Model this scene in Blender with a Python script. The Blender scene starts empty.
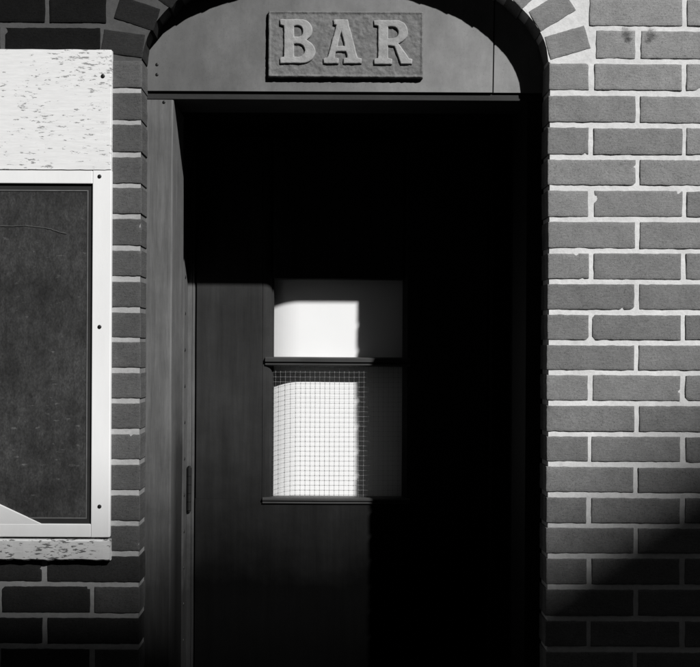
import bpy, bmesh, math, random
from mathutils import Vector, Matrix, noise

random.seed(7)
scene = bpy.context.scene
COL = scene.collection

# ---------------------------------------------------------------- measures
S = 0.00244          # metres per photo pixel on the wall face (y = 0)
D = 2.2              # camera to wall face
VX, VY = 330.0, 345.0
CZ = 1.5
ROLL = math.radians(0.30)
TX, TZ = 0.822, 1.025   # sun travels -TX in x and -TZ in z for each metre of depth

def P(px, py, d=0.0):
    """photo pixel -> (X, Z) on the plane at depth d behind the wall face"""
    dx, dy = px - VX, py - VY
    c, s = math.cos(ROLL), math.sin(ROLL)
    x0, y0 = dx * c + dy * s, -dx * s + dy * c
    k = S * (D + d) / D
    return x0 * k, CZ - y0 * k

# ---------------------------------------------------------------- materials
def new_mat(name):
    m = bpy.data.materials.new(name)
    m.use_nodes = True
    nt = m.node_tree
    return m, nt, nt.nodes['Principled BSDF']

def N(nt, kind, **kw):
    n = nt.nodes.new(kind)
    for k, v in kw.items():
        if k in n.inputs:
            n.inputs[k].default_value = v
        else:
            setattr(n, k, v)
    return n

def coords(nt, scale=(1, 1, 1)):
    tc = N(nt, 'ShaderNodeTexCoord')
    mp = N(nt, 'ShaderNodeMapping')
    mp.inputs['Scale'].default_value = scale
    nt.links.new(tc.outputs['Object'], mp.inputs['Vector'])
    return mp.outputs['Vector']

def noise_tex(nt, vec, scale, detail=4, rough=0.6):
    n = N(nt, 'ShaderNodeTexNoise', Scale=scale, Detail=detail, Roughness=rough)
    nt.links.new(vec, n.inputs['Vector'])
    return n.outputs['Fac']

def remap(nt, val, a, b, c, d):
    n = N(nt, 'ShaderNodeMapRange')
    n.inputs['From Min'].default_value = a
    n.inputs['From Max'].default_value = b
    n.inputs['To Min'].default_value = c
    n.inputs['To Max'].default_value = d
    nt.links.new(val, n.inputs['Value'])
    return n.outputs['Result']

def mul(nt, a, b, op='MULTIPLY'):
    n = N(nt, 'ShaderNodeMath', operation=op)
    for i, v in enumerate((a, b)):
        if isinstance(v, (int, float)):
            n.inputs[i].default_value = v
        else:
            nt.links.new(v, n.inputs[i])
    return n.outputs[0]

def bump(nt, bsdf, h, strength, dist):
    b = N(nt, 'ShaderNodeBump', Strength=strength, Distance=dist)
    nt.links.new(h, b.inputs['Height'])
    nt.links.new(b.outputs['Normal'], bsdf.inputs['Normal'])

def grey(nt, bsdf, val):
    """scalar -> grey base colour"""
    c = N(nt, 'ShaderNodeCombineColor')
    for i in range(3):
        nt.links.new(val, c.inputs[i])
    nt.links.new(c.outputs[0], bsdf.inputs['Base Color'])

def mat_noise(name, val, var=0.15, scale=(1, 1, 1), freq=30, rough=0.8, bstr=0.3, bdist=0.001, bfreq=300, bscale=(1, 1, 1), spec=0.3, metallic=0.0):
    m, nt, b = new_mat(name)
    v = coords(nt, scale)
    n1 = noise_tex(nt, v, freq, 6, 0.65)
    grey(nt, b, remap(nt, n1, 0.25, 0.75, val * (1 - var), val * (1 + var)))
    v2 = coords(nt, bscale)
    bump(nt, b, noise_tex(nt, v2, bfreq, 5, 0.65), bstr, bdist)
    b.inputs['Roughness'].default_value = rough
    b.inputs['Specular IOR Level'].default_value = spec
    b.inputs['Metallic'].default_value = metallic
    return m

def mat_tone(name, var, freqs, streak, bstr, bdist, speck=0.0, stains=()):
    """brick and mortar: the tone of each brick comes from a mesh attribute"""
    m, nt, b = new_mat(name)
    at = N(nt, 'ShaderNodeAttribute', attribute_name='tone')
    v = coords(nt)
    a = noise_tex(nt, v, freqs[0], 6, 0.7)
    c = noise_tex(nt, v, freqs[1], 4, 0.7)
    vs = coords(nt, streak)
    s = noise_tex(nt, vs, freqs[2], 4, 0.6)
    f = remap(nt, a, 0.3, 0.7, 1 - var, 1 + var)
    f = mul(nt, f, remap(nt, c, 0.3, 0.7, 1 - var * 0.8, 1 + var * 0.8))
    f = mul(nt, f, remap(nt, s, 0.3, 0.7, 1 - var * 0.7, 1 + var * 0.7))
    if speck:
        vo = N(nt, 'ShaderNodeTexNoise', Scale=420.0, Detail=2.0)
        nt.links.new(v, vo.inputs['Vector'])
        f = mul(nt, f, remap(nt, vo.outputs['Fac'], 0.33, 0.42, 1 - speck, 1.0))
    for sx_, sz_, sr in stains:
        tc = N(nt, 'ShaderNodeTexCoord')
        dv = N(nt, 'ShaderNodeVectorMath', operation='DISTANCE')
        nt.links.new(tc.outputs['Object'], dv.inputs[0])
        dv.inputs[1].default_value = (sx_, 0.0, sz_)
        dd = mul(nt, dv.outputs['Value'], mul(nt, noise_tex(nt, v, 150, 4, 0.7), sr * 3.0), 'SUBTRACT')
        f = mul(nt, f, remap(nt, dd, -sr * 1.1, sr * 0.1, 0.42, 1.0))
    grey(nt, b, mul(nt, at.outputs['Fac'], f))
    h = mul(nt, mul(nt, s, 0.7), c, 'ADD')
    bump(nt, b, h, bstr, bdist)
    b.inputs['Roughness'].default_value = 0.95
    b.inputs['Specular IOR Level'].default_value = 0.05
    return m

M_BRICK = mat_tone('brick', 0.16, (14, 160, 60), (1.0, 1.0, 5.0), 0.55, 0.0016, 0.38, [(*P(626, 35), 0.010), (*P(628, 40), 0.007), (*P(651, 36), 0.010), (*P(648, 41), 0.006)])
M_MORTAR = mat_tone('mortar', 0.10, (9, 90, 40), (1.0, 1.0, 1.4), 0.35, 0.0018, 0.10, [(*P(626, 31), 0.009), (*P(651, 32), 0.009)])

def mat_flaky(name, paint, wood, thr, density_freq):
    """white paint worn through in short dashes along the grain"""
    m, nt, b = new_mat(name)
    v = coords(nt, (1.0, 1.0, 3.6))
    n1 = noise_tex(nt, v, 46, 5, 0.66)
    n2 = noise_tex(nt, coords(nt), density_freq, 3, 0.5)
    t = mul(nt, n1, remap(nt, n2, 0.3, 0.7, -0.055, 0.055), 'ADD')
    mask = remap(nt, t, thr, thr + 0.045, 0.0, 1.0)
    g = noise_tex(nt, coords(nt, (1, 1, 9)), 25, 6, 0.7)
    pv = remap(nt, g, 0.25, 0.75, paint * 0.88, paint * 1.05)
    mix = N(nt, 'ShaderNodeMix', data_type='FLOAT')
    nt.links.new(mask, mix.inputs[0])
    mix.inputs[3].default_value = wood
    nt.links.new(pv, mix.inputs[2])
    grey(nt, b, mix.outputs[0])
    bump(nt, b, mul(nt, remap(nt, mask, 0, 1, 1, 0), mul(nt, g, 0.5), 'ADD'), 0.5, 0.0012)
    b.inputs['Roughness'].default_value = 0.7
    b.inputs['Specular IOR Level'].default_value = 0.25
    return m

M_FLAKY = mat_flaky('flaking_white_paint', 0.77, 0.30, 0.60, 8)
M_SILLP = mat_flaky('worn_sill_paint', 0.70, 0.16, 0.575, 10)
M_WHITE = mat_noise('white_gloss_paint', 0.80, 0.05, (1, 1, 0.3), 12, 0.55, 0.2, 0.001, 80, (1, 1, 0.2))
M_OLDWHITE = mat_noise('dull_white_card', 0.70, 0.05, (1, 1, 1), 12, 0.8, 0.2, 0.001, 80)
M_HEAD = mat_noise('head_paint', 0.022, 0.6, (0.3, 1, 1), 14, 0.7, 0.4, 0.001, 120)
M_LINING = mat_noise('lining_paint', 0.062, 0.25, (1, 1, 0.06), 40, 0.7, 0.4, 0.001, 120, (1, 1, 0.05))
M_TYMP = None
M_SHADEDPAINT = mat_noise('shaded_frame_paint', 0.012, 0.2, (1, 1, 0.1), 30, 0.7, 0.3, 0.001, 90, (1, 1, 0.1), 0.15)  # near-black: shade of the recess put into the colour
M_BLACK = mat_noise('unlit_black', 0.006, 0.2, (1, 1, 1), 10, 0.95, 0.2, 0.001, 60, (1, 1, 1), 0.05)  # darkness of the doorway and room put into the colour
M_MOULD = mat_noise('worn_door_moulding', 0.044, 0.3, (0.2, 1, 0.2), 40, 0.5, 0.3, 0.0006, 120, (0.2, 1, 0.2), 0.3)
M_METAL = mat_noise('dark_iron', 0.009, 0.3, (1, 1, 1), 80, 0.5, 0.3, 0.0005, 200, (1, 1, 1), 0.4)
M_WIRE = mat_noise('galvanised_wire', 0.33, 0.2, (1, 1, 1), 80, 0.45, 0.0, 0.0005, 200, (1, 1, 1), 0.5)
M_BLIND = mat_noise('white_blind_cloth', 0.93, 0.015, (1, 1, 1), 10, 0.9, 0.15, 0.001, 40, (1, 1, 1), 0.1)
M_SIGN = mat_noise('cast_plaque', 0.150, 0.32, (1, 1, 1), 60, 0.75, 0.9, 0.0016, 170, (1, 1, 1), 0.3)
M_LETTER = mat_noise('worn_raised_letters', 0.30, 0.30, (1, 1, 1), 45, 0.7, 0.8, 0.0014, 160, (1, 1, 1), 0.3)
M_ASPHALT = mat_noise('asphalt', 0.05, 0.2, (1, 1, 1), 6, 0.9, 0.5, 0.004, 120)
M_PAVING = mat_noise('paving', 0.07, 0.2, (1, 1, 1), 3, 0.9, 0.4, 0.002, 90)
M_STONE = mat_noise('step_stone', 0.16, 0.2, (1, 1, 1), 8, 0.85, 0.4, 0.002, 60)
M_FARWALL = mat_noise('dark_far_wall', 0.05, 0.2, (1, 1, 4), 3, 0.9, 0.3, 0.004, 30)  # kept dark to cut bounced light
M_SLATE = mat_noise('slate', 0.07, 0.2, (1, 1, 1), 3, 0.7, 0.3, 0.004, 20)
M_FARGLASS = mat_noise('far_window_glass', 0.03, 0.1, (1, 1, 1), 3, 0.15, 0.0, 0.001, 10, (1, 1, 1), 0.5)
M_LINE = mat_noise('faded_border_line', 0.12, 0.3, (1, 1, 1), 30, 0.7, 0.1, 0.001, 100)
M_BORDER = mat_noise('dark_panel_border', 0.019, 0.2, (1, 1, 1), 30, 0.7, 0.1, 0.001, 100)
M_CHALK = mat_noise('chalk_mark', 0.062, 0.4, (1, 1, 1), 60, 0.9, 0.1, 0.001, 100)

def mat_archpanel():
    """old flat paint: blotchy, darker towards the hinge side"""
    m, nt, b = new_mat('arch_panel_paint')
    a = noise_tex(nt, coords(nt), 7, 6, 0.7)
    c = noise_tex(nt, coords(nt, (1, 1, 0.35)), 26, 5, 0.7)
    d = noise_tex(nt, coords(nt), 260, 3, 0.6)
    tc = N(nt, 'ShaderNodeTexCoord')
    sx = N(nt, 'ShaderNodeSeparateXYZ')
    nt.links.new(tc.outputs['Object'], sx.inputs[0])
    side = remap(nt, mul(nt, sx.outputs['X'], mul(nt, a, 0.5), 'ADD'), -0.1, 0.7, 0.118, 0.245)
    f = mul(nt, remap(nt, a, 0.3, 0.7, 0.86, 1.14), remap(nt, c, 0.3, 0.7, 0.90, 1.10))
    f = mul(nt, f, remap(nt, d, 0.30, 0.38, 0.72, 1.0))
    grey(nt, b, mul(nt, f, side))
    bump(nt, b, mul(nt, a, c, 'ADD'), 0.4, 0.0015)
    b.inputs['Roughness'].default_value = 0.7
    b.inputs['Specular IOR Level'].default_value = 0.25
    return m
M_TYMP = mat_archpanel()

def mat_jamb(name, val, lo, hi, least):
    """grey paint with upright grain; darker along the lower inner edge"""
    m, nt, b = new_mat(name)
    g = noise_tex(nt, coords(nt, (1, 1, 0.05)), 55, 6, 0.65)
    g2 = noise_tex(nt, coords(nt, (1, 1, 0.10)), 130, 4, 0.65)
    c = noise_tex(nt, coords(nt), 9, 5, 0.65)
    tc = N(nt, 'ShaderNodeTexCoord')
    sx = N(nt, 'ShaderNodeSeparateXYZ')
    nt.links.new(tc.outputs['Object'], sx.inputs[0])
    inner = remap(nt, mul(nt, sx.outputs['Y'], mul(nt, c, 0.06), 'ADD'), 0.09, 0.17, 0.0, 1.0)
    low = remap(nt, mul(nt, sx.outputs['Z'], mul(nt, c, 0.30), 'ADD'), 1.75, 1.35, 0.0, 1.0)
    edge_tone = 1.0 if val < 0.1 else mul(nt, 1.0, mul(nt, mul(nt, inner, low), 0.8), 'SUBTRACT')
    foot = remap(nt, mul(nt, sx.outputs['Z'], mul(nt, c, 0.30), 'ADD'), lo, hi, least, 1.0)  # fading light painted in: the colour darkens towards the foot
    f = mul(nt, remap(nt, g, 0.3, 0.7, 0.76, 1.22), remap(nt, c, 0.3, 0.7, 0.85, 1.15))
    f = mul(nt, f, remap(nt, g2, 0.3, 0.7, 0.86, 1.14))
    grey(nt, b, mul(nt, mul(nt, mul(nt, f, edge_tone), foot), val))
    bump(nt, b, mul(nt, g, g2, 'ADD'), 0.55, 0.001)
    b.inputs['Roughness'].default_value = 0.65
    b.inputs['Specular IOR Level'].default_value = 0.25
    return m
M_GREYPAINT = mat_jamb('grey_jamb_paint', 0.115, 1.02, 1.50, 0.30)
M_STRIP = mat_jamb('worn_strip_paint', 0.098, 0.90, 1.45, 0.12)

def mat_door():
    """dark paint; painted-in shade deepens towards the bottom with a ragged edge"""
    m, nt, b = new_mat('dark_door_paint')
    g = noise_tex(nt, coords(nt, (1, 1, 0.06)), 45, 6, 0.65)
    c = noise_tex(nt, coords(nt), 7, 5, 0.6)
    f = mul(nt, remap(nt, g, 0.3, 0.7, 0.78, 1.22), remap(nt, c, 0.3, 0.7, 0.8, 1.2))
    tc = N(nt, 'ShaderNodeTexCoord')
    sx = N(nt, 'ShaderNodeSeparateXYZ')
    nt.links.new(tc.outputs['Object'], sx.inputs[0])
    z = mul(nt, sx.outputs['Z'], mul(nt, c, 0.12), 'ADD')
    f = mul(nt, f, remap(nt, z, 0.84, 1.40, 0.04, 1.0))      # fading light painted into the lower half
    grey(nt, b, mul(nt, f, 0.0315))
    bump(nt, b, mul(nt, g, noise_tex(nt, coords(nt), 150, 4, 0.6), 'ADD'), 0.35, 0.0008)
    b.inputs['Roughness'].default_value = 0.7
    b.inputs['Specular IOR Level'].default_value = 0.04
    return m
M_DOOR = mat_door()

def mat_slate_panel():
    """dark mottled panel with wiped, chalky blotches"""
    m, nt, b = new_mat('mottled_dark_panel')
    a = noise_tex(nt, coords(nt), 6, 6, 0.72)
    c = noise_tex(nt, coords(nt, (1, 1, 0.45)), 70, 6, 0.75)
    d = noise_tex(nt, coords(nt, (1, 1, 0.03)), 40, 3, 0.6)
    f = mul(nt, remap(nt, a, 0.3, 0.72, 0.5, 1.55), remap(nt, c, 0.3, 0.7, 0.55, 1.45))
    f = mul(nt, f, remap(nt, d, 0.3, 0.7, 0.85, 1.15))
    e = noise_tex(nt, coords(nt, (1, 1, 0.6)), 260, 3, 0.7)
    f = mul(nt, f, remap(nt, e, 0.3, 0.7, 0.6, 1.4))
    g = noise_tex(nt, coords(nt, (0.35, 1, 1)), 110, 2, 0.5)
    f = mul(nt, f, remap(nt, g, 0.68, 0.74, 1.0, 2.2))
    grey(nt, b, mul(nt, f, 0.033))
    bump(nt, b, c, 0.3, 0.0008)
    b.inputs['Roughness'].default_value = 0.65
    b.inputs['Specular IOR Level'].default_value = 0.25
    return m
M_PANEL = mat_slate_panel()

def mat_glass():
    m = bpy.data.materials.new('window_glass')
    m.use_nodes = True
    nt = m.node_tree
    nt.nodes.remove(nt.nodes['Principled BSDF'])
    out = nt.nodes['Material Output']
    tr = N(nt, 'ShaderNodeBsdfTransparent', Color=(0.99, 0.99, 0.99, 1))
    gl = N(nt, 'ShaderNodeBsdfGlossy', Roughness=0.03)
    geo = N(nt, 'ShaderNodeNewGeometry')
    dot = N(nt, 'ShaderNodeVectorMath', operation='DOT_PRODUCT')
    nt.links.new(geo.outputs['Normal'], dot.inputs[0])
    nt.links.new(geo.outputs['Incoming'], dot.inputs[1])
    ab = N(nt, 'ShaderNodeMath', operation='ABSOLUTE')
    nt.links.new(dot.outputs['Value'], ab.inputs[0])
    inv = mul(nt, 1.0, ab.outputs[0], 'SUBTRACT')
    sch = mul(nt, mul(nt, mul(nt, inv, 5.0, 'POWER'), 0.96), 0.03, 'ADD')   # Schlick reflectance, both sides alike
    mx = N(nt, 'ShaderNodeMixShader')
    nt.links.new(sch, mx.inputs[0])
    nt.links.new(tr.outputs[0], mx.inputs[1])
    nt.links.new(gl.outputs[0], mx.inputs[2])
    nt.links.new(mx.outputs[0], out.inputs['Surface'])
    return m
M_GLASS = mat_glass()

# ---------------------------------------------------------------- object helpers
def link(name, me, mats, parent=None):
    o = bpy.data.objects.new(name, me)
    for m in (mats if isinstance(mats, (list, tuple)) else [mats]):
        me.materials.append(m)
    COL.objects.link(o)
    if parent is not None:
        o.parent = parent
        o.matrix_parent_inverse = Matrix.Translation(-Vector(parent.location))
    return o

def obj(name, bm, mats, parent=None, smooth=False):
    bmesh.ops.recalc_face_normals(bm, faces=bm.faces)
    me = bpy.data.meshes.new(name)
    bm.to_mesh(me)
    bm.free()
    if smooth:
        for p in me.polygons:
            p.use_smooth = True
    return link(name, me, mats, parent)

def tag(o, label=None, cat=None, group=None, kind=None):
    for k, v in (('label', label), ('category', cat), ('group', group), ('kind', kind)):
        if v:
            o[k] = v
    return o

def thing(name, label, cat, loc=(0, 0, 0), group=None):
    o = bpy.data.objects.new(name, None)
    o.location = loc
    COL.objects.link(o)
    return tag(o, label, cat, group)

def box(bm, x0, x1, y0, y1, z0, z1, bev=0.0, seg=2):
    xs, ys, zs = sorted((x0, x1)), sorted((y0, y1)), sorted((z0, z1))
    v = [bm.verts.new((x, y, z)) for x in xs for y in ys for z in zs]
    fs = [(0, 1, 3, 2), (4, 6, 7, 5), (0, 4, 5, 1), (2, 3, 7, 6), (0, 2, 6, 4), (1, 5, 7, 3)]
    faces = [bm.faces.new([v[i] for i in f]) for f in fs]
    if bev:
        edges = list({e for f in faces for e in f.edges})
        bmesh.ops.bevel(bm, geom=edges, offset=bev, segments=seg, affect='EDGES', profile=0.5)

def prism(bm, poly, y0, y1, bev=0.0):
    """polygon of (x, z) points given depth y0..y1"""
    a = [bm.verts.new((x, y0, z)) for x, z in poly]
    b = [bm.verts.new((x, y1, z)) for x, z in poly]
    n = len(poly)
    f0 = bm.faces.new(a)
    f1 = bm.faces.new(b[::-1])
    for i in range(n):
        bm.faces.new((a[i], b[i], b[(i + 1) % n], a[(i + 1) % n]))
    if bev:
        bmesh.ops.bevel(bm, geom=list(f0.edges), offset=bev, segments=2, affect='EDGES', profile=0.5)

def sweep_z(bm, prof, z0, z1, cuts=24, wob=0.0):
    """open/closed profile of (x, y) swept up from z0 to z1"""
    rows = []
    for i in range(cuts + 1):
        z = z0 + (z1 - z0) * i / cuts
        rows.append([bm.verts.new((x + wob * noise.noise((x * 9, y * 9, z * 6)), y + wob * noise.noise((x * 9 + 5, y * 9, z * 5)), z)) for x, y in prof])
    n = len(prof)
    for i in range(cuts):
        for j in range(n):
            k = (j + 1) % n
            bm.faces.new((rows[i][j], rows[i][k], rows[i + 1][k], rows[i + 1][j]))
    bm.faces.new(rows[0]); bm.faces.new(rows[-1][::-1])

def sweep_x(bm, prof, x0, x1, cuts=20, wob=0.0):
    """closed profile of (y, z) swept along x"""
    rows = []
    for i in range(cuts + 1):
        x = x0 + (x1 - x0) * i / cuts
        rows.append([bm.verts.new((x, y + wob * noise.noise((x * 8, y * 9, z * 9)), z + wob * noise.noise((x * 7 + 3, y * 9, z * 9)))) for y, z in prof])
    n = len(prof)
    for i in range(cuts):
        for j in range(n):
            k = (j + 1) % n
            bm.faces.new((rows[i][j], rows[i][k], rows[i + 1][k], rows[i + 1][j]))
    bm.faces.new(rows[0]); bm.faces.new(rows[-1][::-1])

def tube(bm, pts, r, n=8):
    rings = []
    for i, p in enumerate(pts):
        p = Vector(p)
        t = (Vector(pts[min(i + 1, len(pts) - 1)]) - Vector(pts[max(i - 1, 0)])).normalized()
        a = t.cross(Vector((0.31, 0.92, 0.2))).normalized()
        b = t.cross(a)
        rr = r[i] if isinstance(r, (list, tuple)) else r
        rings.append([bm.verts.new(p + (a * math.cos(2 * math.pi * k / n) + b * math.sin(2 * math.pi * k / n)) * rr) for k in range(n)])
    for i in range(len(rings) - 1):
        for k in range(n):
            bm.faces.new((rings[i][k], rings[i][(k + 1) % n], rings[i + 1][(k + 1) % n], rings[i + 1][k]))
    bm.faces.new(rings[0][::-1]); bm.faces.new(rings[-1])

def dome(bm, c, r, axis='y', h=0.4):
    """low round head of a nail or screw, standing towards -y (or +x)"""
    mtx = Matrix.Translation(c) @ (Matrix.Diagonal((1, h, 1, 1)) if axis == 'y' else Matrix.Diagonal((h, 1, 1, 1)))
    bmesh.ops.create_uvsphere(bm, u_segments=12, v_segments=8, radius=r, matrix=mtx)

# ---------------------------------------------------------------- the brick wall
XL = P(141, 300)[0]            # left corner of the opening
XR = P(547.3, 300)[0]          # right corner
ZS = P(345, 62)[1]             # springing of the arch
CXA = (XL + XR) / 2
AA = (XR - XL) / 2
BB = 109 * S
RING = 43 * S
WX0, WX1, WTOP = -2.6, 2.6, 3.05

jp = [28, 61, 93, 125, 157, 188, 219, 250.5, 281.5, 312, 342.3, 372.6, 403.2, 434, 464.4, 495, 525.6, 556, 587, 618.5]
while P(600, jp[0])[1] < WTOP - 0.05:
    jp.insert(0, jp[0] - 32)
while P(600, jp[-1] + 30.8)[1] > 0.03:
    jp.append(jp[-1] + 30.8)
ZJ = [P(600, p)[1] for p in jp]
JH = 2.65 * S
JV = 2.4 * S

tones_b, tones_m = {}, {}
BR = bmesh.new()
tl = BR.verts.layers.float.new('tone')

def brick(T, w, h, dep, tone, seed, fine=True):
    """one brick: worn arrises and a slightly uneven face; T places its face centre"""
    r = 0.0016
    def spans(L, n):
        inner = [r * 1.3 + (L - 2.6 * r) * i / n for i in range(n + 1)]
        return [0, r * 0.35, *inner, L - r * 0.35, L]
    us = spans(w, max(4, int(w / 0.007)) if fine else 2)
    vs = spans(h, 8 if fine else 2)
    chips = []
    if fine and random.random() < 0.3:
        for _ in range(random.randint(1, 2)):
            cu, cv_ = random.choice(((random.uniform(0, w), random.choice((0, h))), (random.choice((0, w)), random.uniform(0, h)), (random.choice((0, w)), random.choice((0, h)))))
            chips.append((cu, cv_, random.uniform(0.003, 0.008)))
    g = []
    for u in us:
        colv = []
        for v in vs:
            eu, ev = min(u, w - u), min(v, h - v)
            y = 0.0
            for e in (eu, ev):
                if e < r:
                    y += r - math.sqrt(max(0, r * r - (r - e) ** 2))
            px, pz = u - w / 2, v - h / 2
            q = Vector((u * 38 + seed * 3.1, v * 38 + seed * 7.7, seed))
            y += 0.0005 * noise.noise(q) + 0.0004 * noise.noise(q * 3.1)
            edge = max(0, 1 - min(eu, ev) / 0.006)
            px += edge * (0.0013 * noise.noise(q * 1.3 + Vector((9, 0, 0))))
            pz += edge * (0.0012 * noise.noise(q * 1.3 + Vector((0, 9, 0))) + 0.0009 * noise.noise(q * 4))
            for cu, cv_, cr in chips:
                dd = math.hypot(u - cu, v - cv_) / cr
                if dd < 1:
                    y += 0.0042 * (1 - dd * dd)
            vert = BR.verts.new(T @ Vector((px, y, pz)))
            vert[tl] = tone
            colv.append(vert)
        g.append(colv)
    nu, nv = len(us), len(vs)
    for i in range(nu - 1):
        for j in range(nv - 1):
            f = BR.faces.new((g[i][j], g[i + 1][j], g[i + 1][j + 1], g[i][j + 1])); f.smooth = True
    rim = [g[i][0] for i in range(nu)] + [g[nu - 1][j] for j in range(1, nv)] + [g[i][nv - 1] for i in range(nu - 2, -1, -1)] + [g[0][j] for j in range(nv - 2, 0, -1)]
    Ti = T.inverted()
    back = []
    for v in rim:
        l = Ti @ v.co
        nvv = BR.verts.new(T @ Vector((l.x, dep, l.z))); nvv[tl] = tone
        back.append(nvv)
    for i in range(len(rim)):
        k = (i + 1) % len(rim)
        BR.faces.new((rim[i], back[i], back[k], rim[k]))

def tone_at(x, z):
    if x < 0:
        t = 0.086 if z < ZS + 0.01 else 0.008  # upper left bricks darkened: dimming painted into their tone
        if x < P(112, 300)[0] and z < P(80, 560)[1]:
            t = 0.036  # bricks below the sill: shade painted into their tone
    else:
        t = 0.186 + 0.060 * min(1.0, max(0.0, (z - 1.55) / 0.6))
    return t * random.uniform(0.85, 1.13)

def extr(z):
    """half width of the arch with its ring at height z"""
    if z <= ZS:
        return AA
    q = (z - ZS) / (BB + RING + 0.012)
    return (AA + RING + 0.012) * math.sqrt(1 - q * q) if q < 1 else 0.0

STR = 93.2 * S
row61 = jp.index(61)
count = 0
for k in range(len(ZJ) - 1):
    z1, z0 = ZJ[k] - JH, ZJ[k + 1] + JH
    zc, h = (z0 + z1) / 2, z1 - z0
    half = (k - row61) % 2 == 0
    he = extr(ZJ[k + 1])
    above = he == 0.0
    # vertical joint positions of each side
    rights = [P(590.6 if half else 637.0, 300)[0] + STR * i for i in range(24)]
    lefts = [P(46.0 if half else 94.0, 300)[0] - STR * i for i in range(24)]
    fine_row = 0.35 < zc < 2.6
    segs = []
    if above:
        e = sorted([x for x in rights] + [rights[0] - STR * i for i in range(1, 24)])
        segs = [(a, b) for a, b in zip(e, e[1:])]
    else:
        sr, sl = CXA + he - JV, CXA - he + JV
        if he > AA:
            sl += 5.5 * S      # this side the wall bricks are cut close to the arch
        e = [sr] + [x for x in rights if x > sr + 0.045]
        segs += list(zip(e, e[1:]))
        e = [sl] + [x for x in lefts if x < sl - 0.045]
        segs += [(b, a) for a, b in zip(e, e[1:])]
    for a, b in segs:
        a, b = a + JV, b - JV
        if b < WX0 or a > WX1:
            continue
        a, b = max(a, WX0), min(b, WX1)
        if b - a < 0.02:
            continue
        a += random.uniform(-1, 1) * 0.0018 if abs(a - XR) > 0.02 else random.uniform(-0.001, 0.0014)
        b += random.uniform(-1, 1) * 0.0018 if abs(b - XL) > 0.02 else random.uniform(-0.0004, 0.0008)
        count += 1
        dz = random.uniform(-0.0008, 0.0008)
        T = Matrix.Translation(((a + b) / 2, random.uniform(-0.0011, -0.0004), zc + dz)) @ Matrix.Rotation(random.uniform(-0.004, 0.004), 4, 'Y')
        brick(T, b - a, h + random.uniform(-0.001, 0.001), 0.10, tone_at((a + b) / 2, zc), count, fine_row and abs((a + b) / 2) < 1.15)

wall = thing('brick_wall', 'brick pub wall with pale mortar around the arched doorway', 'wall', (0, 0, 0))
brickwork = obj('bricks', BR, M_BRICK, wall)

# voussoirs of the arch, on edge
BR = bmesh.new()
tl = BR.verts.layers.float.new('tone')
pts = []
for i in range(1201):
    t = math.pi / 2 * i / 1200
    pts.append((AA * math.cos(t), BB * math.sin(t)))
cum = [0.0]
for a, b in zip(pts, pts[1:]):
    cum.append(cum[-1] + math.hypot(b[0] - a[0], b[1] - a[1]))
QL = cum[-1]
npair = 8
pitch = QL / (npair + 0.5)
for side in (1, -1):
    for i in range(npair + (1 if side == 1 else 0)):
        s = pitch * (i + 0.5) if i < npair else QL
        j = min(range(len(cum)), key=lambda q: abs(cum[q] - s))
        x, z = pts[j]
        ang = math.radians(90 * (s / QL) ** 0.6)
        if side < 0 and i < 3:
            ang *= (0.45, 0.58, 0.8)[i]
        nx, nz = math.cos(ang), math.sin(ang)
        c = Vector((CXA + side * (x + nx * RING / 2), 0.0, ZS + z + nz * RING / 2))
        T = Matrix.Translation(c) @ Matrix.Rotation(-side * ang, 4, 'Y')
        brick(T, RING - 0.003, pitch - 2.2 * JH, 0.10, (0.215 if side > 0 else 0.020 + (0.010 if i == 0 else 0)) * random.uniform(0.93, 1.07), 900 + i * 3 + side, True)  # left voussoirs carry the same painted-in dimming
obj('arch', BR, M_BRICK, wall)

# mortar: the bed behind the bricks, worn back a few millimetres, with the reveal
MB = bmesh.new()
ml = MB.verts.layers.float.new('tone')
MY = 0.0013
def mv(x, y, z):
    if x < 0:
        t = 0.37 if z < ZS - 0.01 else 0.08  # upper left mortar: dimming painted into its tone
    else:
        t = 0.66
    q = Vector((x * 30, z * 30, 3.3))
    yy = y + (0.0013 * noise.noise(q) + 0.0009 * noise.noise(q * 3)) if y < 0.02 else y
    v = MB.verts.new((x, yy, z)); v[ml] = t
    return v
def sheet(x0, x1, lo, hi, nx, nz):
    grid = []
    for i in range(nx + 1):
        x = x0 + (x1 - x0) * i / nx
        a, b = lo(x), hi(x)
        grid.append([mv(x, MY, a + (b - a) * j / nz) for j in range(nz + 1)])
    for i in range(nx):
        for j in range(nz):
            f = MB.faces.new((grid[i][j], grid[i + 1][j], grid[i + 1][j + 1], grid[i][j + 1])); f.smooth = True
def ell(x):
    q = (x - CXA) / AA
    return ZS + BB * math.sqrt(max(0, 1 - q * q))
G = 0.0045
GL = 0.0024
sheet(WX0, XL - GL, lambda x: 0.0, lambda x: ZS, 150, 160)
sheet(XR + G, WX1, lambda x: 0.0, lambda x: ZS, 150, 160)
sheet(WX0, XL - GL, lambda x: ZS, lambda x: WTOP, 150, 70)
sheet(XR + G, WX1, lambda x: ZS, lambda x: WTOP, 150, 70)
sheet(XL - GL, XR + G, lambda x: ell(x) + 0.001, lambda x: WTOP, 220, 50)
prof = [(XL - GL, 0.0), (XL - GL, ZS)]
for i in range(1, 80):
    t = math.pi * (1 - i / 80)
    prof.append((CXA + (AA + G) * math.cos(t), ZS + (BB + G) * math.sin(t)))
prof += [(XR + G, ZS), (XR + G, 0.0)]
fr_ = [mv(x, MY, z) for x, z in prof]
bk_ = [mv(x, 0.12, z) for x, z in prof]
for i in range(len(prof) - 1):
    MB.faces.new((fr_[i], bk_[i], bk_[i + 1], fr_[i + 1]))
me = bpy.data.meshes.new('mortar')
MB.to_mesh(me); MB.free()
link('mortar', me, M_MORTAR, wall)

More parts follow.
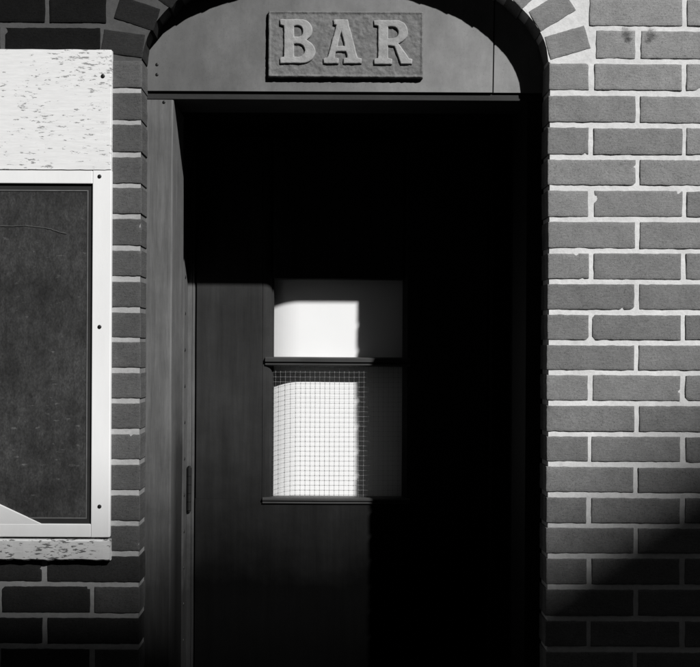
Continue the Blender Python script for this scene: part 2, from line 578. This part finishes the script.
# ---------------------------------------------------------------- painted boards on the left
FX1 = P(112, 330)[0]
BX0 = -1.42
brd = bmesh.new()
z_t, z_b = P(60, 51.5)[1], P(60, 170.2)[1]
# board with a slightly uneven lower edge
n = 60
top = [(BX0 + (FX1 - 0.001 - BX0) * i / n) for i in range(n + 1)]
poly = [(x, z_b + 0.0012 * noise.noise((x * 45, 1, 0)) - 0.0012) for x in top] + [(x, z_t + 0.0015 * noise.noise((x * 20, 4, 0))) for x in reversed(top)]
prism(brd, poly, -0.016, 0.001, 0.0015)
pb = obj('painted_board', brd, M_FLAKY)
tag(pb, 'white board with flaking paint mounted above the dark framed panel', 'board')
nb = bmesh.new()
x, z = P(104.5, 78)
dome(nb, (x, -0.0162, z), 0.0052)
obj('nail', nb, M_METAL, pb)

nt_ = thing('notice_board', 'dark mottled panel in a white nailed wooden frame beside the doorway', 'notice board', (FX1 - 0.3, 0, P(60, 535)[1]))
fz1, fz0 = P(60, 171.0)[1], P(60, 536)[1]
ix1 = P(93.3, 350)[0]
iz1, iz0 = P(60, 184.5)[1], P(60, 523)[1]
fb = bmesh.new()
box(fb, ix1, FX1, -0.0145, 0.001, fz0, fz1, 0.0018)
box(fb, BX0 + 0.05, ix1, -0.014, 0.001, iz1, fz1, 0.0018)
box(fb, BX0 + 0.05, ix1, -0.014, 0.001, fz0, iz0, 0.0018)
box(fb, BX0, BX0 + 0.05, -0.0145, 0.001, fz0, fz1, 0.0018)
obj('frame', fb, M_WHITE, nt_)
pn = bmesh.new()
box(pn, BX0 + 0.04, ix1 + 0.01, -0.0065, 0.0012, iz0 - 0.005, iz1 + 0.005)
obj('panel', pn, M_PANEL, nt_)
ln = bmesh.new()
lx1, lz1, lz0 = P(88.0, 350)[0], P(60, 190.5)[1], P(60, 518)[1]
lx0 = BX0 + 0.065
w = 0.0013
box(ln, lx1 - w, lx1 + w, -0.0082, -0.006, lz0, lz1)
box(ln, lx0 - w, lx0 + w, -0.0082, -0.006, lz0, lz1)
box(ln, lx0 + w, lx1 - w, -0.0081, -0.006, lz1 - 2 * w, lz1)
box(ln, lx0 + w, lx1 - w, -0.0081, -0.006, lz0, lz0 + 2 * w)
obj('border_line', ln, M_LINE, nt_)
bo = bmesh.new()
box(bo, lx1 + w, ix1 + 0.005, -0.0078, -0.006, iz0 - 0.004, iz1 + 0.004)
box(bo, lx0 - 0.02, lx1 + w, -0.0078, -0.006, lz1, iz1 + 0.004)
box(bo, lx0 - 0.02, lx1 + w, -0.0078, -0.006, iz0 - 0.004, lz0)
obj('border', bo, M_BORDER, nt_)
for px, py in ((101, 177.5), (101, 327), (101, 505.5)):
    nb = bmesh.new()
    x, z = P(px, py)
    dome(nb, (x, -0.0147, z), 0.0050)
    obj('nail', nb, M_METAL, nt_)
cb = bmesh.new()
prism(cb, [P(-40, 484.5), P(46, 524.5), P(30, 527), P(-40, 527)], -0.0135, -0.0068, 0.0008)
tag(obj('corner_piece', cb, M_OLDWHITE, nt_), 'dull white triangular corner piece')
ck = bmesh.new()
cp = [(0, 226.5), (14, 226.5), (26, 226), (40, 227.5), (52, 229.5), (60, 232.5), (70, 234.5)]
cpp = []
for i in range(len(cp) - 1):
    for t in range(4):
        f = t / 4
        a = cp[i][0] * (1 - f) + cp[i + 1][0] * f
        b = cp[i][1] * (1 - f) + cp[i + 1][1] * f + 0.5 * noise.noise((a * 0.4, 0, 0))
        x, z = P(a, b); cpp.append((x, -0.0067, z))
tube(ck, cpp, [0.0012 + 0.0009 * abs(noise.noise((i * 0.7, 0, 0))) for i in range(len(cpp))], 6)
obj('chalk_mark', ck, M_CHALK, nt_)

# sill: lumpy worn timber strip
sb = bmesh.new()
sz1, sz0 = P(60, 538)[1], P(60, 559)[1]
nxs = 110
rows = []
for i in range(nxs + 1):
    x = BX0 - 0.03 + (FX1 + 0.002 - BX0 + 0.03) * i / nxs
    lowz = sz0 + 0.0030 * noise.noise((x * 24, 2, 0)) + 0.0022 * noise.noise((x * 70, 5, 0))
    fy = -0.019 + 0.0015 * noise.noise((x * 30, 9, 0))
    pr = [(0.001, sz1 - 0.001), (fy + 0.004, sz1 - 0.0005), (fy, sz1 - 0.004), (fy, lowz + 0.004), (fy + 0.004, lowz), (0.001, lowz)]
    rows.append([sb.verts.new((x, y, z)) for y, z in pr])
for i in range(nxs):
    for j in range(6):
        k = (j + 1) % 6
        sb.faces.new((rows[i][j], rows[i][k], rows[i + 1][k], rows[i + 1][j]))
sb.faces.new(rows[0]); sb.faces.new(rows[-1][::-1])
tag(obj('timber_sill', sb, M_SILLP), 'battered white timber sill strip under the dark framed panel', 'sill')

# ---------------------------------------------------------------- arch panel and sign
D1 = 0.065
ap = thing('arch_panel', 'grey painted panel filling the arch above the dark doorway', 'panel', (CXA, D1, P(345, 92)[1]))
za0 = P(345, 91.8, D1)[1]
crack = P(494.5, 70, D1)[0]
tympz = ZS + BB + 0.10
def archpoly(x0, x1):
    m = 40
    xs = [x0 + (x1 - x0) * i / m for i in range(m + 1)]
    def up(x):
        q = (x - CXA) / (AA + 0.06)
        return ZS + (BB + 0.06) * math.sqrt(max(0.0, 1 - q * q))
    return [(x0, za0)] + [(x1, za0)] + [(x, up(x)) for x in reversed(xs)]
a_ = bmesh.new(); slant = 0.0035
left_poly = archpoly(XL - 0.05, crack - 0.0016)
left_poly[1] = (left_poly[1][0] - slant, left_poly[1][1])
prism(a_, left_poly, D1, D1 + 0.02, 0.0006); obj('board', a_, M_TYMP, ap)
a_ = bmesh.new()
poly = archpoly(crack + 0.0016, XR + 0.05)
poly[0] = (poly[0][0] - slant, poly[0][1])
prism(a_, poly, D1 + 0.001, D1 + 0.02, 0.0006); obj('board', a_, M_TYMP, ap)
a_ = bmesh.new(); box(a_, XL - 0.05, XR + 0.05, D1 + 0.021, D1 + 0.03, za0, tympz); obj('backing', a_, M_BLACK, ap)
for px, py in ((157, 64.5), (157, 74.5)):
    a_ = bmesh.new(); x, z = P(px, py, D1); dome(a_, (x, D1 - 0.0002, z), 0.0042); obj('screw', a_, M_METAL, ap)

# sign plaque
sx0, sz0_ = P(268, 77, D1 - 0.01)
sx1, sz1_ = P(423.5, 11.5, D1 - 0.01)
PY = D1 - 0.0095
sg = bmesh.new()
nx, nz = 150, 64
g = []
for i in range(nx + 1):
    c = []
    for j in range(nz + 1):
        u, v = i / nx, j / nz
        x, z = sx0 + (sx1 - sx0) * u, sz0_ + (sz1_ - sz0_) * v
        e = min(u * (sx1 - sx0), (1 - u) * (sx1 - sx0), v * (sz1_ - sz0_), (1 - v) * (sz1_ - sz0_))
        q = Vector((x * 70, z * 70, 1.7))
        y = PY + 0.0012 * noise.noise(q) + 0.0010 * noise.noise(q * 2.3) + 0.0005 * noise.noise(q * 5)
        if e < 0.006:
            y -= 0.0030 * (1 - abs(e - 0.003) / 0.003)
        if e < 0.0015:
            y += 0.0015
        jag = max(0, 1 - e / 0.004)
        x += jag * 0.0012 * noise.noise((z * 60, 2, x * 20)); z += jag * 0.0012 * noise.noise((x * 60, 7, 3))
        c.append(sg.verts.new((x, y, z)))
    g.append(c)
for i in range(nx):
    for j in range(nz):
        f = sg.faces.new((g[i][j], g[i + 1][j], g[i + 1][j + 1], g[i][j + 1])); f.smooth = True
rim = [g[i][0] for i in range(nx + 1)] + [g[nx][j] for j in range(1, nz + 1)] + [g[i][nz] for i in range(nx - 1, -1, -1)] + [g[0][j] for j in range(nz - 1, 0, -1)]
bk = [sg.verts.new((v.co.x, D1 + 0.0005, v.co.z)) for v in rim]
for i in range(len(rim)):
    k = (i + 1) % len(rim)
    sg.faces.new((rim[i], bk[i], bk[k], rim[k]))
sign = obj('bar_sign', sg, M_SIGN)
tag(sign, 'rough cast plaque reading BAR in raised serif capitals on the arch panel', 'sign')

# letters: outlines in photo pixels relative to each letter's box (x right, y down)
def arc(cx, cy, rx, ry, a0, a1, n=12):
    return [(cx + rx * math.cos(math.radians(a0 + (a1 - a0) * i / n)), cy + ry * math.sin(math.radians(a0 + (a1 - a0) * i / n))) for i in range(n + 1)]
LET = {
 'B': [[(0, 0), *arc(21, 10.8, 11.5, 10.8, -90, 62), *arc(22, 32.3, 13.5, 11.7, -62, 90), (0, 44), (0, 38.5), (4, 37.5), (4, 6.5), (0, 5.5)],
       [(14, 6.5), *arc(18, 12, 5, 5.5, -90, 90, 8), (14, 17.5)],
       [(14, 24.5), *arc(18.5, 31, 6.2, 6.5, -90, 90, 8), (14, 37.5)]],
 'A': [[(10, 0), (24, 0), (34, 38), (38, 38.8), (38, 44), (20, 44), (20, 38.8), (24, 38), (22.6, 32), (12.4, 32), (10.8, 38), (15, 38.8), (15, 44), (0, 44), (0, 38.8), (4, 38), (13, 5.5), (10, 5)],
       [(14, 26.5), (21.3, 26.5), (17.8, 11.5)]],
 'R': [[(0, 0), *arc(22, 11.5, 12, 11.5, -90, 80), (33, 35), (35, 38), (38, 38.8), (38, 44), (27, 44), (20, 26), (14, 25.4), (14, 37.8), (18, 38.8), (18, 44), (0, 44), (0, 38.8), (4, 37.8), (4, 6), (0, 5.2)],
       [(14, 6.5), *arc(19, 12.3, 5.3, 5.8, -90, 90, 8), (14, 18.1)]],
}
lm = bmesh.new()
dgd = None
for ch, bx, by, wpx in (('B', 280, 19.5, 35.5), ('A', 323.5, 19.8, 38), ('R', 374, 20.5, 38)):
    cu = bpy.data.curves.new('outline', 'CURVE')
    cu.dimensions = '2D'; cu.fill_mode = 'BOTH'; cu.extrude = 0.0008; cu.bevel_depth = 0.0030; cu.bevel_resolution = 4; cu.offset = -0.0026
    for loop in LET[ch]:
        fine_loop = []
        for (ax, ay), (bx_, by_) in zip(loop, loop[1:] + loop[:1]):
            kk = max(1, int(math.hypot(bx_ - ax, by_ - ay) / 2.0))
            for t in range(kk):
                u_, w_ = ax + (bx_ - ax) * t / kk, ay + (by_ - ay) * t / kk
                q_ = Vector((u_ * 0.22 + bx, w_ * 0.22, 4.0))
                fine_loop.append((u_ + 0.45 * noise.noise(q_), w_ + 0.45 * noise.noise(q_ + Vector((0, 0, 9)))))
        loop = fine_loop
        sp = cu.splines.new('POLY'); sp.points.add(len(loop) - 1); sp.use_cyclic_u = True
        for q, (a, b) in zip(sp.points, loop):
            x, z = P(bx + a, by + b, D1 - 0.01)
            q.co = (x, z, 0, 1)
    tmp = bpy.data.objects.new('outline', cu); COL.objects.link(tmp)
    bpy.context.view_layer.update()
    mm = bpy.data.meshes.new_from_object(tmp.evaluated_get(bpy.context.evaluated_depsgraph_get()))
    mm.transform(Matrix.Translation((0, PY - 0.001, 0)) @ Matrix.Rotation(math.radians(90), 4, 'X'))
    lm.from_mesh(mm)
    bpy.data.objects.remove(tmp); bpy.data.meshes.remove(mm); bpy.data.curves.remove(cu)
obj('lettering', lm, M_LETTER, sign)

# ---------------------------------------------------------------- door frame (outer posts, head, linings, inner strip)
DD = 0.5
PX1 = P(172, 300, D1)[0]
RPX = 0.492
fr = thing('door_frame', 'deep grey painted wooden frame lining the recessed doorway', 'door frame', (CXA, D1, 0))
hz0 = P(345, 100.0, D1 + 0.006)[1]
ptop = hz0 - 0.003
pd = bmesh.new()
pl_r = PX1
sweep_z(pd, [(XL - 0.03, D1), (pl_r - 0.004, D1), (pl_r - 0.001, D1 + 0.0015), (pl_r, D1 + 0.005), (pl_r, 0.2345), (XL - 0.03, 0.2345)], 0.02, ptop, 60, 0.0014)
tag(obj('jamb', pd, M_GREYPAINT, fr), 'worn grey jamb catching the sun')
n_ = bmesh.new(); x, z = P(164, 102, D1); dome(n_, (x, D1 - 0.0003, z), 0.004); obj('screw', n_, M_METAL, fr)
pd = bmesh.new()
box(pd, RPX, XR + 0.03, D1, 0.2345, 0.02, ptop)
obj('jamb', pd, M_SHADEDPAINT, fr)  # shaded twin of the grey jamb, its shade put into the colour
hd = bmesh.new()
box(hd, XL - 0.03, XR + 0.03, D1 + 0.006, 0.2, hz0, za0 - 0.0025, 0.0012)
box(hd, XL - 0.05, XR + 0.05, D1 + 0.021, 0.2, za0 - 0.0027, za0 + 0.02)
obj('head', hd, M_HEAD, fr)
lx = P(187, 400, DD)[0]
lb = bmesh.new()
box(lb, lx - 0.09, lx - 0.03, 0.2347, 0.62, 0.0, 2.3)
obj('lining', lb, M_SHADEDPAINT, fr)
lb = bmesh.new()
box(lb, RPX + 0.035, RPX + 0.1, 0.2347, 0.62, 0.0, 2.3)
obj('lining', lb, M_SHADEDPAINT, fr)
# inner stop: right-facing lit strip with nails, then the strip beside the door
DX0 = P(195.8, 400, DD)[0]
sp_ = bmesh.new()
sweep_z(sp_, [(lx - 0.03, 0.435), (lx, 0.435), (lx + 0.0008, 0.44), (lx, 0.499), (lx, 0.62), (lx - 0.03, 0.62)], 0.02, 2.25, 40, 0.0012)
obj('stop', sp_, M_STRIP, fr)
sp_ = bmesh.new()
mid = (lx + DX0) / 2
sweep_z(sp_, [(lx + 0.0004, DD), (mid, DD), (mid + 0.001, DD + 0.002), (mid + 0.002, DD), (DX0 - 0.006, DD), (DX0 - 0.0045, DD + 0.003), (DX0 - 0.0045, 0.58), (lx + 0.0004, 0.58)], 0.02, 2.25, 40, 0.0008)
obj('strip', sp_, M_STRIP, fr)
yy = 241
while yy < 660:
    n_ = bmesh.new()
    x, z = P(183, yy, 0.452)
    dome(n_, (lx + 0.0008, 0.452, z), 0.0056, 'x')
    obj('nail', n_, M_METAL, fr)
    yy += 36.3
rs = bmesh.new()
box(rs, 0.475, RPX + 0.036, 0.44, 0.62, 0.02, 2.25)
obj('stop', rs, M_SHADEDPAINT, fr)
cl = bmesh.new()
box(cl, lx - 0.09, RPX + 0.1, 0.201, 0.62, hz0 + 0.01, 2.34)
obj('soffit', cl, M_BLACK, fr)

# ---------------------------------------------------------------- the door
DX1 = 0.470
DZ0, DZ1 = 0.075, hz0 + 0.004
WXL = P(272.8, 430, DD)[0]       # glazed opening
WXR = P(403, 430, DD)[0]
zW0 = P(320, 497.5, DD)[1]
zBar1, zBar0 = P(320, 357.2, DD)[1], P(320, 366.3, DD)[1]
zTop = P(320, 279, DD)[1]
door = thing('pub_door', 'dark painted half glazed door at the back of the shadowy doorway', 'door', (DX0, DD, DZ0))
TH = 0.042
e = P(271.5, 430, DD)[0]
st = bmesh.new()
round_ = [(e - 0.0305, DD), (e - 0.0297, DD + 0.0016), (e - 0.0285, DD + 0.0016), (e - 0.0275, DD + 0.0002)] + [(e - 0.026 + 0.025 * math.sin(t), DD + 0.0002 + 0.0165 * (1 - math.cos(t))) for t in [0, 0.25, 0.5, 0.75, 1.0, 1.25, 1.5]] + [(e, DD + 0.0165), (WXL, DD + 0.017), (WXL, DD + TH)]
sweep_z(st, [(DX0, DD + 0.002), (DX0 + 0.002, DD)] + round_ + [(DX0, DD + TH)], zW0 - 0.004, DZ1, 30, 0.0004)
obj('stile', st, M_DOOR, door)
rt = bmesh.new()
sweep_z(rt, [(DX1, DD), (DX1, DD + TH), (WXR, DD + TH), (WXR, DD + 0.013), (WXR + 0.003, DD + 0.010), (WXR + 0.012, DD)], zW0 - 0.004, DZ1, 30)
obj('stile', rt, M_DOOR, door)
tr = bmesh.new()
box(tr, WXL, WXR, DD + 0.0006, DD + TH, zTop, DZ1, 0.004)
obj('top_rail', tr, M_DOOR, door)
bx0, bx1 = P(265.0, 430, DD)[0], WXR + 0.022
gb = bmesh.new()
h = zBar1 - zBar0
sweep_x(gb, [(DD + 0.0455, zBar1), (DD - 0.004, zBar1 - 0.0005), (DD - 0.0085, zBar1 - 0.004), (DD - 0.0085, zBar1 - h * 0.50), (DD - 0.004, zBar1 - h * 0.58), (DD - 0.0015, zBar1 - h * 0.62), (DD - 0.0045, zBar1 - h * 0.72), (DD - 0.0045, zBar0 + 0.004), (DD + 0.001, zBar0), (DD + 0.0455, zBar0)], bx0, bx1, 24, 0.0005)
obj('glazing_bar', gb, M_MOULD, door)
bd = bmesh.new()
zb1, zb0 = zW0, P(320, 504, DD)[1]
h = zb1 - zb0
bx0 = P(263, 430, DD)[0]
sweep_x(bd, [(DD + 0.030, zb1), (DD - 0.003, zb1 - 0.0005), (DD - 0.0075, zb1 - 0.004), (DD - 0.0075, zb1 - h * 0.45), (DD - 0.002, zb1 - h * 0.6), (DD - 0.005, zb1 - h * 0.75), (DD - 0.005, zb0 + 0.002), (DD + 0.001, zb0), (DD + 0.030, zb0)], bx0, bx1, 24, 0.0005)
obj('bead', bd, M_MOULD, door)
lp = bmesh.new()
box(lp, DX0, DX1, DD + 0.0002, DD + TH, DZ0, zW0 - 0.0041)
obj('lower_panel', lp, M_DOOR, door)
# panes
gl = bmesh.new()
gl.faces.new([gl.verts.new(p) for p in ((WXL, DD + 0.02, zBar1 - 0.004), (WXR, DD + 0.02, zBar1 - 0.004), (WXR, DD + 0.02, zTop + 0.004), (WXL, DD + 0.02, zTop + 0.004))])
obj('pane', gl, M_GLASS, door)
gl = bmesh.new()
gl.faces.new([gl.verts.new(p) for p in ((WXL, DD + 0.02, zW0 - 0.004), (WXR, DD + 0.02, zW0 - 0.004), (WXR, DD + 0.02, zBar0 + 0.004), (WXL, DD + 0.02, zBar0 + 0.004))])
wp = obj('wired_pane', gl, M_GLASS, door)
wm = bmesh.new()
GP, WR = 0.01475, 0.00024
wy = DD + 0.0125
xs = []
x = WXL + 0.007
while x < WXR:
    xs.append(x); x += GP
zs = []
z = zW0 + 0.006
while z < zBar0:
    zs.append(z); z += GP
for i, x in enumerate(xs):
    tube(wm, [(x + 0.0005 * noise.noise((i * 3.3, q * 0.9, 0)), wy, zW0 + (zBar0 - zW0) * q / 10) for q in range(11)], WR, 6)
for i, z in enumerate(zs):
    tube(wm, [(WXL + (WXR - WXL) * q / 10, wy - 0.0008, z + 0.0005 * noise.noise((i * 3.3, q * 0.9, 8))) for q in range(11)], WR, 6)
for x in xs:
    for z in zs:
        bmesh.ops.create_icosphere(wm, subdivisions=1, radius=0.00105, matrix=Matrix.Translation((x, wy - 0.0004, z)))
obj('wire_mesh', wm, M_WIRE, wp)
# hinges
for py in (489, 190):
    hb = bmesh.new()
    x, z = P(189.2, py, DD - 0.004)
    for q in range(5):
        za = z - 0.064 + q * 0.0256
        tube(hb, [(x, DD - 0.004, za + 0.0006), (x, DD - 0.004, za + 0.025)], 0.0068, 12)
    tube(hb, [(x, DD - 0.004, z - 0.069), (x, DD - 0.004, z + 0.069)], 0.0040, 10)
    obj('hinge', hb, M_METAL, door)

# blind inside the glass: falls straight, its near edge curls back
bl = bmesh.new()
bx0, bx1, bz0, bz1 = WXL - 0.03, WXR + 0.06, zW0 - 0.05, zTop + 0.03
prof_b = []
n = 60
for i in range(n + 1):
    x = bx0 + (bx1 - bx0) * i / n
    prof_b.append((x, 0.5475 + 0.030 * max(0.0, 1 - (x - bx0) / 0.11) ** 2.0))
prof_b += [(x, y + 0.002) for x, y in reversed(prof_b)]
sweep_z(bl, prof_b, bz0, bz1, 20, 0.0006)
tag(obj('window_blind', bl, M_BLIND), 'bright white blind hanging behind the glass of the dark door', 'blind')

# ---------------------------------------------------------------- ground, step, room behind
def struct(name, bm, m):
    return tag(obj(name, bm, m), kind='structure')
g_ = bmesh.new(); box(g_, -60, 60, -60, 60, -0.4, -0.13); struct('road', g_, M_ASPHALT)
g_ = bmesh.new(); box(g_, -60, 60, -2.9, 0.004, -0.129, 0.0, 0.01); struct('pavement', g_, M_PAVING)
g_ = bmesh.new(); box(g_, -60, 60, -13.9, -11.5, -0.129, 0.0, 0.01); struct('far_pavement', g_, M_PAVING)
g_ = bmesh.new(); box(g_, XL + 0.002, XR - 0.002, -0.06, 0.62, 0.002, 0.07, 0.008, 3)
tag(obj('door_step', g_, M_STONE), 'worn stone step at the foot of the recessed doorway', 'step')
g_ = bmesh.new()
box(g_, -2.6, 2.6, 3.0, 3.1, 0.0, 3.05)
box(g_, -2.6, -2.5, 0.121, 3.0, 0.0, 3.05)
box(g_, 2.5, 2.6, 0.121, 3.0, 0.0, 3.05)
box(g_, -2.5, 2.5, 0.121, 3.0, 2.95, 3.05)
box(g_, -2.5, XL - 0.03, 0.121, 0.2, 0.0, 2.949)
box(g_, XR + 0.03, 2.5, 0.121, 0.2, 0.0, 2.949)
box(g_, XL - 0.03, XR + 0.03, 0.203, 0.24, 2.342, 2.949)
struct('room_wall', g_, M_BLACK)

# houses across the street: their roofline shades the foot of this wall
FY = -14.0
shade = P(330, 551)[1]
ztop = shade + TZ * -FY
hx = P(516, 560)[0] + TX * -FY
def windows(parent, xs, zs, y):
    for x in xs:
        for z in zs:
            w_ = bmesh.new()
            box(w_, x - 0.55, x - 0.47, y, y + 0.06, z, z + 1.7); box(w_, x + 0.47, x + 0.55, y, y + 0.06, z, z + 1.7)
            box(w_, x - 0.47, x + 0.47, y, y + 0.06, z, z + 0.08); box(w_, x - 0.47, x + 0.47, y, y + 0.06, z + 1.62, z + 1.7)
            box(w_, x - 0.47, x + 0.47, y, y + 0.05, z + 0.82, z + 0.88)
            wo = obj('window', w_, M_SHADEDPAINT, parent)
            p_ = bmesh.new(); box(p_, x - 0.47, x + 0.47, y, y + 0.03, z + 0.08, z + 0.82); box(p_, x - 0.47, x + 0.47, y, y + 0.03, z + 0.88, z + 1.62)
            obj('pane', p_, M_FARGLASS, wo)
hb = thing('terrace_building', 'narrow flat topped brick house across the street, out of the picture', 'building', (2, FY - 5, 0))
w_ = bmesh.new(); box(w_, hx - 4.6, hx - 0.02, FY - 10, FY, -0.13, ztop - 0.25); obj('wall', w_, M_FARWALL, hb)
w_ = bmesh.new(); box(w_, hx - 4.6, hx - 0.02, FY - 10, FY + 0.0, ztop - 0.249, ztop); obj('parapet', w_, M_STONE, hb)
windows(hb, [hx - 3.4, hx - 1.3], [1.0, 4.2, 7.4, 10.6], FY + 0.002)
gbld = thing('gabled_building', 'tall gabled brick house across the street, out of the picture', 'building', (hx + 5, FY - 5, 0))
w_ = bmesh.new()
gw, sl = 7.6, 0.715
zg = P(516, 556)[1] + TZ * -FY - 0.18
poly = [(hx, -0.13), (hx + gw, -0.13), (hx + gw, zg), (hx + gw / 2, zg + gw / 2 * sl), (hx, zg)]
prism(w_, poly, FY - 10, FY - 0.02)
obj('wall', w_, M_FARWALL, gbld)
w_ = bmesh.new()
prism(w_, [(hx, zg + 0.01), (hx + gw / 2, zg + gw / 2 * sl + 0.01), (hx + gw, zg + 0.01), (hx + gw, zg + 0.18), (hx + gw / 2, zg + gw / 2 * sl + 0.18), (hx, zg + 0.18)], FY - 10.2, FY)
obj('roof', w_, M_SLATE, gbld)
windows(gbld, [hx + 1.1, hx + 2.9], [1.0, 4.2, 7.4, 10.6], FY - 0.018)

mh = thing('skylight_blocker_right', 'unseen very tall dark block added beside the gabled house to cut skylight', 'building', (hx + 20, FY - 5, 0))
w_ = bmesh.new(); box(w_, hx + 4.4, hx + 46, FY - 4, FY + 0.02, -0.129, 46.0); obj('wall', w_, M_FARWALL, mh)  # added out of view, sized to hold back skylight
windows(mh, [hx + 6 + i * 3.1 for i in range(12)], [1.0, 4.6, 8.2, 11.8, 15.4, 19.0], FY + 0.022)
wh = thing('skylight_blocker_left', 'unseen very tall dark block added across the street to cut skylight', 'building', (hx - 25, FY - 5, 0))
w_ = bmesh.new(); box(w_, hx - 46, hx - 4.65, FY - 10, FY, -0.13, 46.0); obj('wall', w_, M_FARWALL, wh)  # added unseen to darken the shadows, set clear of the sun
windows(wh, [hx - 44 + i * 3.1 for i in range(13)], [1.0, 4.6, 8.2, 11.8, 15.4, 19.0], FY + 0.002)

# ---------------------------------------------------------------- light, sky, camera
sun = bpy.data.lights.new('sun', 'SUN')
sun.energy = 5.0
sun.angle = math.radians(0.85)
sun.color = (1, 0.995, 0.985)
so = bpy.data.objects.new('sun', sun)
to_sun = Vector((TX, -1.0, TZ)).normalized()
so.rotation_euler = to_sun.to_track_quat('Z', 'Y').to_euler()
so.location = to_sun * 30
COL.objects.link(so)

w = bpy.data.worlds.new('World'); scene.world = w
w.use_nodes = True
nt = w.node_tree
bg = nt.nodes['Background']
sky = nt.nodes.new('ShaderNodeTexSky')
sky.sky_type = 'NISHITA'; sky.sun_disc = False
sky.sun_elevation = math.asin(to_sun.z)
sky.sun_rotation = math.atan2(to_sun.x, to_sun.y)
bw = nt.nodes.new('ShaderNodeRGBToBW')
nt.links.new(sky.outputs[0], bw.inputs[0])
nt.links.new(bw.outputs[0], bg.inputs['Color'])
bg.inputs['Strength'].default_value = 0.05

cam = bpy.data.cameras.new('camera')
cam.sensor_fit = 'HORIZONTAL'; cam.sensor_width = 36
cam.lens = 36 * D / (700 * S)
cam.shift_x = (350 - VX) / 700
cam.shift_y = -(333.5 - VY) / 700
cam.clip_start = 0.05; cam.clip_end = 300
co = bpy.data.objects.new('camera', cam)
co.matrix_world = Matrix.Translation((0, -D, CZ)) @ Matrix.Rotation(math.radians(90), 4, 'X') @ Matrix.Rotation(ROLL, 4, 'Z')
COL.objects.link(co)
scene.camera = co

vs = scene.view_settings
scene.display_settings.display_device = 'sRGB'
vs.view_transform = 'Standard'; vs.look = 'None'
vs.exposure = 0.1; vs.gamma = 1.0; vs.use_curve_mapping = False
scene.render.film_transparent = False
